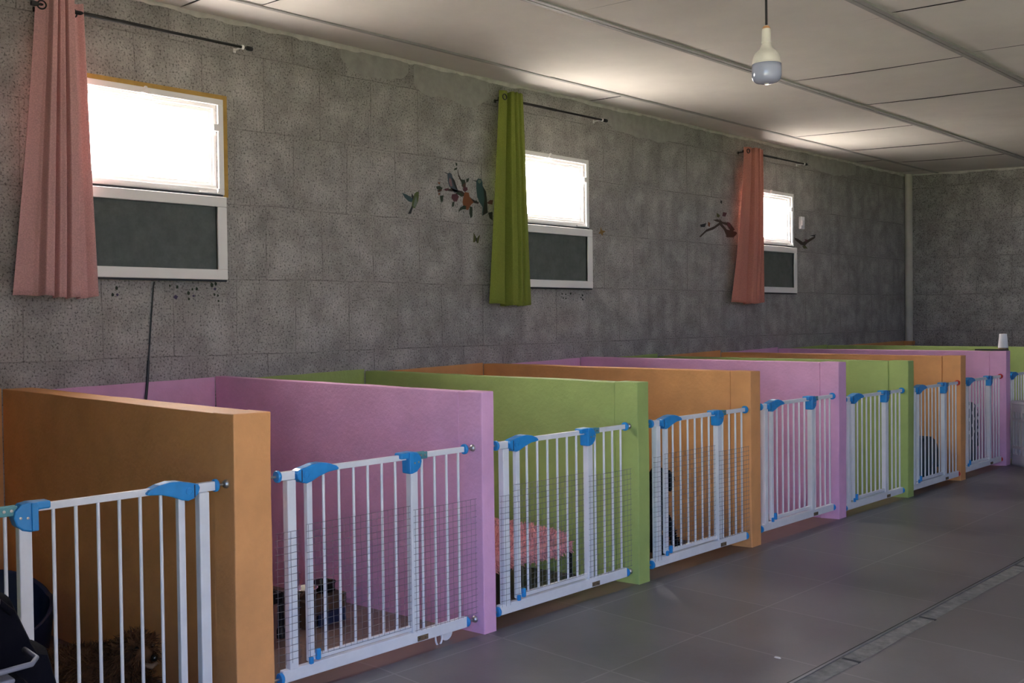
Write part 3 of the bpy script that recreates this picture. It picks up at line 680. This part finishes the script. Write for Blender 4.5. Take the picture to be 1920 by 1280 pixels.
    for (y0, y1, z0, z1, xo) in nets:
        m = MB(); r = .00085; c = .0252; ny = max(1, round((y1-y0)/c)); nz = round((z1-z0)/c)
        for j in range(nz+1):
            zz = z1 - j*c; e = .003*noise.noise((j*.7,y0*9,y))
            if zz > z0-.001: m.tube([(xo+e,Y(y0-.009),zz+.002),(xo+.003*noise.noise((j,y,1)),Y((y0+y1)/2),zz),(xo,Y(y1+.009),zz+.001)], r, 4)
        for i in range(ny+1):
            yy = y0 + (y1-y0)*i/ny; pts = []
            for q in range(7):
                tt = q/6; pts.append((xo+.002*noise.noise((yy*20,q,3)), Y(yy)+.003*noise.noise((q*.8,yy*15,8)), z1-(z1-z0)*tt))
            m.tube(pts, r, 4)
        build(m, 'wire_mesh', M['wire'], t)
    if loop:
        m = MB(); pts = [(0,Y(.74)+.018*math.cos(a),.030-.038*math.sin(a)*(1 if math.sin(a) > 0 else .25)) for a in [PI*k/10 for k in range(11)]]
        m.tube([(0,Y(.758),.045)]+pts+[(0,Y(.722),.045)], .0040, 8)
        build(m, 'strap_loop', M['white'], t, smooth='all')
        build(MB().lathe([(.001,-.020),(.030,-.020),(.033,-.017),(.033,-.015),(.001,-.014)], (0,Y(.795),.030), 'x', 28), 'disc', M['white'], t, smooth=True)
    if tilt: t.rotation_euler = (tilt,0,0)
    return t
XG = 2.155
RB = ('blue','blue','red','red')
gate('white bar gate with its latch on the right, beside the nearest orange wall', 1.658, 0, XG, -1, .043, .06)
gate('white bar gate with wire netting and a dangling loop, in front of the metal bowls', 1.897, .0, XG, 1, .053, .051, nets=((-.020,.064,.105,.572,.024),(.112,.575,.105,.584,.020),(.607,.930,.082,.565,.022)), loop=True)
gate('white bar gate with wire netting in front of the pink fleece cot', 2.972, .004, XG, 1, .060, .033, nets=((.006,.056,.075,.552,.024),(.088,.545,.11,.588,.020),(.597,.905,.085,.567,.022)))
gate('white bar gate with wire netting in front of the black curly dog', 4.058, .010, 2.165, 1, .070, .008, nets=((0,.055,.07,.598,.024),(.097,.550,.11,.605,.020),(.598,.893,.085,.567,.022)))
gate('white bar gate without netting, fifth from the camera before the pink wall', 5.131, .020, XG, 1, .067, .009)
gate('white bar gate without netting, sixth from the camera before the green wall', 6.170, -.004, 2.165, 1, .033, .007)
gate('white bar gate with red wall cups, in front of the low teal carrier', 7.169, .0, 2.185, 1, .002, .002, cups=RB)
gate('white bar gate with red wall cups, in front of the tall speckled teal carrier', 8.221, .0, XG, 1, .053, .009, cups=RB)
gate('white bar gate at the far right edge behind the white slotted crate', 9.262, .0, XG, 1, .033, .025)

# ------------------------------------------------------------------ things in the pens
def pen_z(x): return -.12 + .12*x/2.2 if x < 2.2 else 0
def cot(name, label, x0, x1, y0, y1, zt, legs, drop=.03):
    t = thing(name, label, 'dog bed', (x0,y0,0), 'black raised dog cots'); dx, dy = x1-x0, y1-y0
    m = MB(); r = .014
    for a, b in (((0,0),(dx,0)),((dx,0),(dx,dy)),((dx,dy),(0,dy)),((0,dy),(0,0))): m.tube([(a[0],a[1],zt),(b[0],b[1],zt)], r, 10)
    build(m, 'frame', M['blackmetal'], t, smooth='all')
    build(MB().box((-.006,-.006,zt-.008),(dx+.006,dy+.006,zt+.012)).box((dx+.002,-.004,zt-drop),(dx+.014,dy+.004,zt+.012)).box((-.004,dy+.002,zt-drop),(dx+.004,dy+.014,zt+.012)), 'sleeping_cloth', M['blackfab'], t, bevel=.004)
    for a, b in ((0,0),(dx,0),(dx,dy),(0,dy)):
        zf = pen_z(x0+a)
        build(MB().tube([(a,b,zf),(a,b,zt)], .014, 12).lathe([(.019,zf),(.019,zf+.035),(.014,zf+.045)], (a,b,0), 'z', 12), 'leg', M['blackmetal'], t, smooth=True)
    return t
cot('dog_cot', 'black raised dog cot under a pink fleece, behind the netted gate of the green pen', 1.33, 1.87, 3.08, 3.765, .175, 4)
cot('dog_cot', 'black raised dog cot mostly hidden behind the nearest orange wall', .95, 1.51, 1.90, 2.305, .145, 4)

def tufts(m, pts, nrm, ln, r, rnd, lean=.5, n=3, drop=0):
    for p, nn in zip(pts, nrm):
        d = (nn + Vector((rnd.uniform(-1,1), rnd.uniform(-1,1), rnd.uniform(-1,1)))*lean + Vector((0,0,-drop))).normalized()
        a = d.cross(Vector((.3,.7,.2))).normalized(); b = d.cross(a); l = ln*rnd.uniform(.6,1.2)
        bend = Vector((rnd.uniform(-1,1), rnd.uniform(-1,1), rnd.uniform(-.8,.1)))*l*.35
        vs = [p + (a*math.cos(2*PI*k/n)+b*math.sin(2*PI*k/n))*r for k in range(n)]
        mid = p + d*l*.6; vs += [mid + (a*math.cos(2*PI*k/n)+b*math.sin(2*PI*k/n))*r*.75 + bend*.3 for k in range(n)] + [p + d*l + bend]
        fs = [(k,(k+1)%n,n+(k+1)%n,n+k) for k in range(n)] + [(n+k,n+(k+1)%n,2*n) for k in range(n)]
        m.quads(vs, fs)
# the pink fleece
bx0, bx1, by0, by1 = 1.30, 1.885, 3.06, 3.752; zt = .190
fb = thing('fleece_blanket', 'shaggy pink fleece blanket lying over the black dog cot', 'blanket', ((bx0+bx1)/2,(by0+by1)/2,zt))
nx, ny = 30, 36; vs = []; fs = []; top = []; rnd = random.Random(11)
def fleece(u, v):
    e = min(u, 1-u, v, 1-v); x = bx0+(bx1-bx0)*u; y = by0+(by1-by0)*v
    h = .012+.042*min(1, e/.10)**.5 + .012*noise.noise((x*14,y*14,0))
    return Vector((x-(bx0+bx1)/2, y-(by0+by1)/2, h + (0 if e > 0 else -.012)))
for j in range(ny+1):
    for i in range(nx+1): vs.append(fleece(i/nx, j/ny))
for j in range(ny):
    for i in range(nx): fs.append((j*(nx+1)+i, j*(nx+1)+i+1, (j+1)*(nx+1)+i+1, (j+1)*(nx+1)+i))
hw, hd_ = (bx1-bx0)/2, (by1-by0)/2
build(MB().quads(vs, fs).box((-hw+.01,-hd_+.01,.0),(hw-.01,hd_-.01,.012)).box((hw-.004,-hd_+.02,-.05),(hw+.003,hd_-.02,.02)), 'backing', M['fleece'], fb, smooth='all')
pts = []; nr = []
for _ in range(4200):
    u, v = rnd.random(), rnd.random(); p = fleece(u, v); n_ = Vector(((u-.5)*1.2 if min(u,1-u) < .15 else 0, (v-.5)*1.2 if min(v,1-v) < .15 else 0, 1)).normalized()
    if rnd.random() < .22: u = 1; p = fleece(1, v) + Vector((.004,0,-.045*rnd.random())); n_ = Vector((1,0,-.5))
    pts.append(p); nr.append(n_)
m = MB(); tufts(m, pts, nr, .026, .0055, rnd, .7); o = build(m, 'pile', M['fleece'], fb, smooth='all'); o['kind'] = 'stuff'

# feeder with two bowls
fd = thing('feeder_stand', 'dark double feeder stand holding two bowls against the pink wall', 'feeder', (1.41,2.545,pen_z(1.41)), rz=.12)
build(MB().box((-.085,-.115,.105),(.085,.115,.125)).box((-.085,-.115,.0),(-.07,.115,.105)).box((.07,-.115,.06),(.085,.115,.105)).box((-.07,-.115,0),(.07,-.10,.105)).box((-.07,.10,.0),(.07,.115,.105)), 'stand', M['wood'], fd, bevel=.003)
build(MB().box((.086,-.06,0),(.10,.10,.06)), 'drip_tray', M['tub'], fd, bevel=.004)
def bowl(y, mt, label):
    b = thing('feeding_bowl', label, 'bowl', (1.41+.012*(1 if y < 0 else -1),2.545+y,pen_z(1.41)+.126), 'bowls in the feeder')
    build(MB().lathe([(.001,.0),(.046,.0),(.052,.004),(.052,.034),(.056,.040),(.057,.043),(.054,.044),(.049,.040),(.047,.010),(.001,.006)], n=36), 'bowl', mt, b, smooth='all')
bowl(-.056, M['steel'], 'shiny steel bowl in the feeder stand, catching a bright glint')
bowl(.058, M['darkmetal'], 'dark bowl in the feeder stand, nearer the pink wall')

# navy plastic bed in the nearest pen
nb = thing('plastic_dog_bed', 'dark navy plastic dog bed inside the nearest pen behind the gate', 'dog bed', (.78,1.33,pen_z(.9)))
m = MB(); vs = []; fs = []; n = 48
prof = [(.92,0),(1.0,.02),(1.06,.6),(1.10,1.0),(1.07,1.02),(1.03,.98),(.97,.10),(.90,.06)]
for q, (rr, hh) in enumerate(prof):
    for k in range(n):
        a = 2*PI*k/n; hgt = .13+.19*max(0, -math.cos(a))**1.2 + .10*max(0, math.sin(a))**2
        vs.append((.25*rr*math.cos(a), .27*rr*math.sin(a), hh*hgt))
for q in range(len(prof)-1):
    for k in range(n): fs.append((q*n+k, q*n+(k+1)%n, (q+1)*n+(k+1)%n, (q+1)*n+k))
fs.append(tuple(range(n-1,-1,-1))); fs.append(tuple(range((len(prof)-1)*n, len(prof)*n)))
build(MB().quads(vs, fs), 'shell', M['tub'], nb, smooth=True)

# teal carriers in two far pens
def carrier(label, x, y, w_, d_, h, holes):
    t = thing('pet_carrier', label, 'pet carrier', (x,y,pen_z(x-.1)), 'teal plastic pet carriers')
    def outline(sc):
        pts = []
        for k in range(9): a = PI*k/8; pts.append((w_/2*sc*math.cos(a)*(1 if True else 1), h-.13*sc-(0 if sc == 1 else .004) + .13*sc*math.sin(a)))
        return [(w_/2*.86*sc, .0), (w_/2*.86*sc, h*.30)] + [(w_/2*sc, h*.36)] + pts + [(-w_/2*sc, h*.36),(-w_/2*.86*sc, h*.30),(-w_/2*.86*sc, 0)]
    build(MB().prism(outline(1), -d_/2, d_/2), 'shell', M['tealplastic'], t, bevel=.012, seg=3)
    build(MB().box((-d_/2-.008,-w_/2-.008,h*.325),(d_/2+.008,w_/2+.008,h*.365)), 'rim', M['tealplastic'], t, bevel=.005)
    if holes:
        m = MB()
        for r_ in range(6):
            for c_ in range(3):
                m.lathe([(.016,0),(.016,.003),(.001,.0035)], (d_/2, -w_/2+.09+c_*.10+(r_%2)*.03, h*.46+r_*.055), 'x', 12)
        build(m, 'vent_holes', M['foam'], t)
    build(MB().tube([(0,-.06,h-.002),(0,-.05,h+.02),(0,.05,h+.02),(0,.06,h-.002)], .008, 8), 'carry_handle', M['tealplastic'], t, smooth='all')
carrier('low dark teal pet carrier behind the gate with red cups, in the orange pen', 1.885, 7.84, .40, .32, .385, False)
carrier('tall teal pet carrier with pale vent dots, in the farthest pink pen', 1.84, 8.90, .34, .30, .585, True)

# white slotted crate at the far right
cr = thing('slotted_crate', 'white slotted plastic crate standing on the floor at the far right edge', 'crate', (2.205,9.245,0), rz=math.radians(-43))
def wall_slots(m, L, face):
    th = .012
    def b(u0,u1,z0,z1):
        if face == 'f': m.box((u0,0,z0),(u1,th,z1))
        elif face == 'k': m.box((u0,.40-th,z0),(u1,.40,z1))
        elif face == 'l': m.box((0,u0,z0),(th,u1,z1))
        else: m.box((L_-th,u0,z0),(L_,u1,z1))
    L_ = .46
    for z0, z1 in ((0,.095),(.145,.170),(.385,.41),(.462,.545)): b(0,L,z0,z1)
    k = 0; u = 0
    while u < L:
        b(u, min(u+.020, L), .09, .47); u += .049
m = MB()
for f_, L in (('f',.46),('k',.46),('l',.40),('r',.40)): wall_slots(m, L, f_)
m.box((0,0,0),(.46,.40,.012)); build(m, 'basket', M['cratep'], cr)
m = MB(); ring_ = [(-.008,-.008),(.468,-.008),(.468,.408),(-.008,.408)]
m.box((-.012,-.012,.535),(.472,.004,.552)); m.box((-.012,.396,.535),(.472,.412,.552)); m.box((-.012,.004,.535),(.004,.396,.552)); m.box((.456,.004,.535),(.472,.396,.552))
build(m, 'rim', M['cratep'], cr, bevel=.004)
build(MB().box((-.004,-.004,.546),(.464,.404,.560)), 'lid', M['cratep'], cr, bevel=.004)  # lid added to keep daylight out and the slots dark

# things on the end of the far pink wall
o = tag(build(MB().box((1.93,9.145,PH[7]+.002),(2.195,9.205,PH[7]+.014)), 'dark_tray', M['blackplastic'], bevel=.003), 'thin dark tray lying on the end of the far pink wall under the cup', 'tray')
cp = thing('foam_cup', 'upturned white cup standing on the far pink wall', 'cup', (2.158,9.176,PH[7]+.014))
build(MB().lathe([(.039,0),(.042,0),(.042,.012),(.040,.014)], n=28), 'lid', M['rust'], cp, smooth=True)
build(MB().lathe([(.040,.012),(.041,.016),(.0305,.132),(.028,.134),(.001,.134)], n=28), 'cup_body', M['foam'], cp, smooth=True)

# ------------------------------------------------------------------ animals
def skin_body(name, joints, bones, mt, root, sub=2, rough=.0, seed=0):
    me = bpy.data.meshes.new(name); me.from_pydata([j[0] for j in joints], bones, [])
    o = bpy.data.objects.new(name, me); C.objects.link(o)
    o.modifiers.new('skin', 'SKIN'); s_ = o.modifiers.new('sub', 'SUBSURF'); s_.levels = sub; s_.render_levels = sub
    for k, j in enumerate(joints):
        r_ = j[1]; me.skin_vertices[0].data[k].radius = (r_, r_) if not isinstance(r_, tuple) else r_
    me.skin_vertices[0].data[0].use_root = True
    bpy.context.view_layer.update()
    ev = o.evaluated_get(bpy.context.evaluated_depsgraph_get())
    bm = bpy.data.meshes.new_from_object(ev); bpy.data.objects.remove(o)
    for v in bm.vertices:
        n_ = v.normal.copy(); v.co += n_*rough*(noise.noise(v.co*28 + Vector((seed,0,0))) + .6*noise.noise(v.co*60))
    bm.materials.clear(); bm.materials.append(mt)
    for p in bm.polygons: p.use_smooth = True; p.material_index = 0
    bm.name = name
    return put(name, bm, root)
def fur(o, count, ln, r, mt, seed, parent, name='coat', lean=.6, drop=.3, keep=None):
    rnd = random.Random(seed); polys = list(o.data.polygons); ws = [p.area for p in polys]; m = MB(); pts = []; nr = []
    for p in rnd.choices(polys, ws, k=count):
        vs = [o.data.vertices[i].co for i in p.vertices]; a, b, c = vs[0], vs[1], vs[2]
        u, v = rnd.random(), rnd.random()
        q = a + (b-a)*u*.9 + (c-b)*v*u*.9
        if keep and not keep(q): continue
        pts.append(q); nr.append(p.normal.copy())
    tufts(m, pts, nr, ln, r, rnd, lean, 3, drop)
    f_ = build(m, name, mt, parent, smooth='all'); f_['kind'] = 'stuff'; return f_
# brown long haired dog lying by the gate of the nearest pen, head towards the bars
zf = pen_z(1.7)
dg = thing('dog', 'small shaggy brown dog lying behind the gate nearest the camera', 'dog', (1.70,1.50,zf))
J = [((-.18,-.16,.09),.075),((-.06,-.10,.10),.085),((.06,-.03,.11),.075),((.11,.0,.16),.055),((.135,.015,.215),.062),((.17,.02,.21),.046),((.215,.03,.19),.026),
     ((.10,-.09,.05),.03),((.17,-.09,.022),.022),((.22,-.085,.018),.02),((.12,.06,.05),.03),((.19,.07,.022),.022),((.235,.075,.018),.02),
     ((-.20,-.08,.05),.045),((-.10,-.01,.025),.028),((-.04,.01,.02),.02),((-.22,-.23,.05),.045),((-.13,-.25,.025),.028),((-.07,-.26,.02),.02),((-.27,-.20,.10),.022),((-.33,-.22,.07),.015)]
B = [(0,1),(1,2),(2,3),(3,4),(4,5),(5,6),(2,7),(7,8),(8,9),(2,10),(10,11),(11,12),(0,13),(13,14),(14,15),(0,16),(16,17),(17,18),(0,19),(19,20)]
bd = skin_body('body', J, B, M['furbrown'], dg, 2, .006, 3)
fur(bd, 6500, .042, .0026, M['furbrown'], 5, dg, keep=lambda q: q.x < .205 or q.z < .15)
for sy in (-1, 1):
    e = MB(); c = Vector((.125,.015+sy*.056,.255)); vs = []
    e.quads([c+Vector((-.012,-.012*sy,-.03)), c+Vector((.024,-.004*sy,-.03)), c+Vector((.012,.022*sy,-.035)), c+Vector((.004,.024*sy,-.006)), c+Vector((-.010,.012*sy,-.034))],
            [(0,1,3),(1,2,3),(2,4,3),(4,0,3)])
    build(e, 'ear', M['furbrown'], dg)
    build(MB().lathe([(.001,-.009),(.006,-.007),(.009,0),(.006,.007),(.001,.009)], (.194,.024+sy*.028,.226), 'x', 12), 'eye', M['eye'], dg, smooth='all')
build(MB().lathe([(.001,-.012),(.010,-.008),(.013,0),(.009,.009),(.001,.011)], (.243,.036,.196), 'x', 14), 'nose', M['eye'], dg, smooth='all')
build(MB().tube([(.205,.008,.172),(.236,.030,.166),(.226,.052,.170)], [.008,.010,.007], 8), 'muzzle_patch', M['tan'], dg, smooth='all')

# black curly dog sitting behind the netted gate of the second orange pen, facing along the row
zf = pen_z(1.8)
d2 = thing('dog', 'black curly haired dog sitting behind the netted gate before the second orange wall', 'dog', (1.79,4.49,zf))
J = [((0,-.06,.11),.085),((0,.03,.19),.080),((0,.10,.27),.062),((0,.135,.36),.042),((0,.165,.435),.052),((0,.205,.425),.036),((0,.265,.395),.024),
     ((.05,.13,.20),.034),((.052,.20,.10),.020),((.052,.235,.016),.018),((.052,.272,.012),.016),((-.05,.13,.20),.034),((-.052,.20,.10),.020),((-.052,.235,.016),.018),((-.052,.272,.012),.016),
     ((.08,-.03,.09),.055),((.085,.06,.05),.034),((.085,.02,.02),.020),((.085,.11,.014),.018),((-.08,-.03,.09),.055),((-.085,.06,.05),.034),((-.085,.02,.02),.020),((-.085,.11,.014),.018),
     ((0,-.16,.05),.022),((0,-.25,.04),.016)]
B = [(0,1),(1,2),(2,3),(3,4),(4,5),(5,6),(2,7),(7,8),(8,9),(9,10),(2,11),(11,12),(12,13),(13,14),(0,15),(15,16),(16,17),(17,18),(0,19),(19,20),(20,21),(21,22),(0,23),(23,24)]
bd = skin_body('body', J, B, M['furblack'], d2, 2, .010, 8)
fur(bd, 3800, .016, .0035, M['furblack'], 9, d2, lean=1.0)
for sx in (-1, 1):
    build(MB().tube([(.04*sx,.155,.465),(.062*sx,.165,.43),(.066*sx,.17,.375),(.058*sx,.172,.345)], [.012,.020,.022,.008], 10), 'ear', M['furblack'], d2, smooth='all')
    build(MB().lathe([(.001,-.007),(.005,-.005),(.007,0),(.005,.005),(.001,.007)], (.030*sx,.222,.442), 'y', 10), 'eye', M['eye'], d2, smooth='all')
build(MB().lathe([(.001,-.009),(.009,-.006),(.011,0),(.007,.007),(.001,.009)], (0,.287,.400), 'y', 12), 'nose', M['eye'], d2, smooth='all')

# ------------------------------------------------------------------ dark stroller in the corner
st = thing('pet_stroller', 'dark navy stroller with pale highlights painted on its tray at the bottom left corner', 'stroller', (2.85,.55,0))
def hull(prof, x0, x1, nseg=8, round_=.06):
    m = MB(); n = len(prof); cy = sum(p[0] for p in prof)/n; cz = sum(p[1] for p in prof)/n; vs = []; fs = []
    for k in range(nseg+1):
        t_ = k/nseg; e = min(t_, 1-t_)*(x1-x0); sc = 1 if e >= round_ else 1 - .10*(1-e/round_)**2
        for y_, z_ in prof: vs.append((x0+(x1-x0)*t_, cy+(y_-cy)*sc, cz+(z_-cz)*sc))
    for k in range(nseg):
        for j in range(n): fs.append((k*n+j, k*n+(j+1)%n, (k+1)*n+(j+1)%n, (k+1)*n+j))
    fs.append(tuple(range(n-1,-1,-1))); fs.append(tuple(range(nseg*n, (nseg+1)*n)))
    return m.quads(vs, fs)
build(hull([(-.12,.40),(-.12,.58),(-.08,.68),(.02,.745),(.13,.752),(.185,.738),(.200,.70),(.222,.645),(.235,.62),(.258,.612),(.268,.57),(.285,.50),(.292,.40),(.27,.34),(-.10,.34)], 0, .16), 'hood', M['strollfab'], st, smooth=True)
build(MB().tube([(.165,.02,.735),(.168,.09,.758),(.168,.15,.742),(.166,.175,.715)], .007, 8), 'strap', M['strollfab'], st, smooth='all')
build(MB().box((.166,.10,.738),(.176,.15,.752)).box((.17,.108,.728),(.178,.118,.741)), 'buckle', M['metal'], st, bevel=.003)
ty = MB(); ty.box((.165,-.10,.44),(.262,.178,.600)); build(ty, 'tray', M['strollfab'], st, bevel=.02, seg=3)
build(MB().box((.175,-.09,.596),(.252,.150,.606)), 'tray_sky_sheen', M['rimsheen'], st, bevel=.004)  # pale slab stands for sky reflected in the tray
rim = [(.168,-.10,.632),(.258,-.10,.630),(.268,.12,.630),(.262,.178,.630),(.235,.196,.632),(.168,.196,.634)]
build(MB().tube(rim, .0055, 10), 'tray_rim', M['rimsheen'], st, smooth='all')  # navy rim given the grey of its highlight
for a, b in ((.02,-.06),(.02,.20),(.22,-.06),(.22,.18)):
    build(MB().tube([(a,b,.40),(a,b*1.15,.075)], .011, 10), 'leg', M['blackmetal'], st, smooth='all')
    build(MB().lathe([(.012,-.016),(.060,-.016),(.070,-.010),(.070,.010),(.060,.016),(.012,.016)], (a,b*1.15,.070), 'y', 28), 'wheel', M['blackplastic'], st, smooth=True)

# ------------------------------------------------------------------ light: sun and sky outdoors, coming in by the windows and the open door
wl = bpy.data.worlds.new('sky'); bpy.context.scene.world = wl; wl.use_nodes = True
nt = wl.node_tree; bg = nt.nodes['Background']; bg.inputs[1].default_value = SKY_S
tc = nt.nodes.new('ShaderNodeTexCoord'); sx = nt.nodes.new('ShaderNodeSeparateXYZ'); nt.links.new(tc.outputs['Generated'], sx.inputs[0])
rp = ramp(nt, SKY); nt.links.new(sx.outputs[2], rp.inputs[0]); 
# the sky is whiter and brighter on the sun's side
sd = math_(nt, 'MULTIPLY', math_(nt, 'ADD', math_(nt, 'MULTIPLY', sx.outputs[0], -1.0), .15, True), 1.6, True)
nt.links.new(mix(nt, rp.outputs[0], SKY_SUN, sd), bg.inputs[0])
sn = bpy.data.lights.new('sun', 'SUN'); sn.energy = SUN; sn.angle = math.radians(.6); sn.color = (1.0,.965,.92)
so = bpy.data.objects.new('sun', sn); C.objects.link(so)
so.rotation_euler = Vector(SUN_DIR).to_track_quat('-Z', 'Y').to_euler()
def portal(name, loc, direction, sx, sy):
    l = bpy.data.lights.new(name, 'AREA'); l.shape = 'RECTANGLE'; l.size = sx; l.size_y = sy; l.cycles.is_portal = True
    o = bpy.data.objects.new(name, l); C.objects.link(o); o.location = loc; o.rotation_euler = Vector(direction).to_track_quat('-Z', 'Z').to_euler()
    return o
for yc, i in WIN: portal('window_portal', (-.21,yc,2.315), (1,0,0), .86, .52)
for yc in ADDED_RWIN: portal('window_portal', (XR+.21,yc,2.235), (-1,0,0), .9, .77)  # sky light through the added right-wall windows
portal('door_portal', ((DX0+DX1)/2,YF-.21,DZ/2), (0,1,0), DX1-DX0, DZ)

sc = bpy.context.scene
sc.view_settings.view_transform = 'Standard'; sc.view_settings.look = 'None'; sc.view_settings.gamma = 1; sc.view_settings.use_curve_mapping = False
sc.view_settings.exposure = EXPO
sc.cycles.max_bounces = 10; sc.cycles.diffuse_bounces = 8; sc.cycles.glossy_bounces = 4; sc.cycles.transmission_bounces = 4
sc.cycles.sample_clamp_indirect = 20; sc.cycles.use_denoising = True; sc.cycles.caustics_reflective = False; sc.cycles.caustics_refractive = False
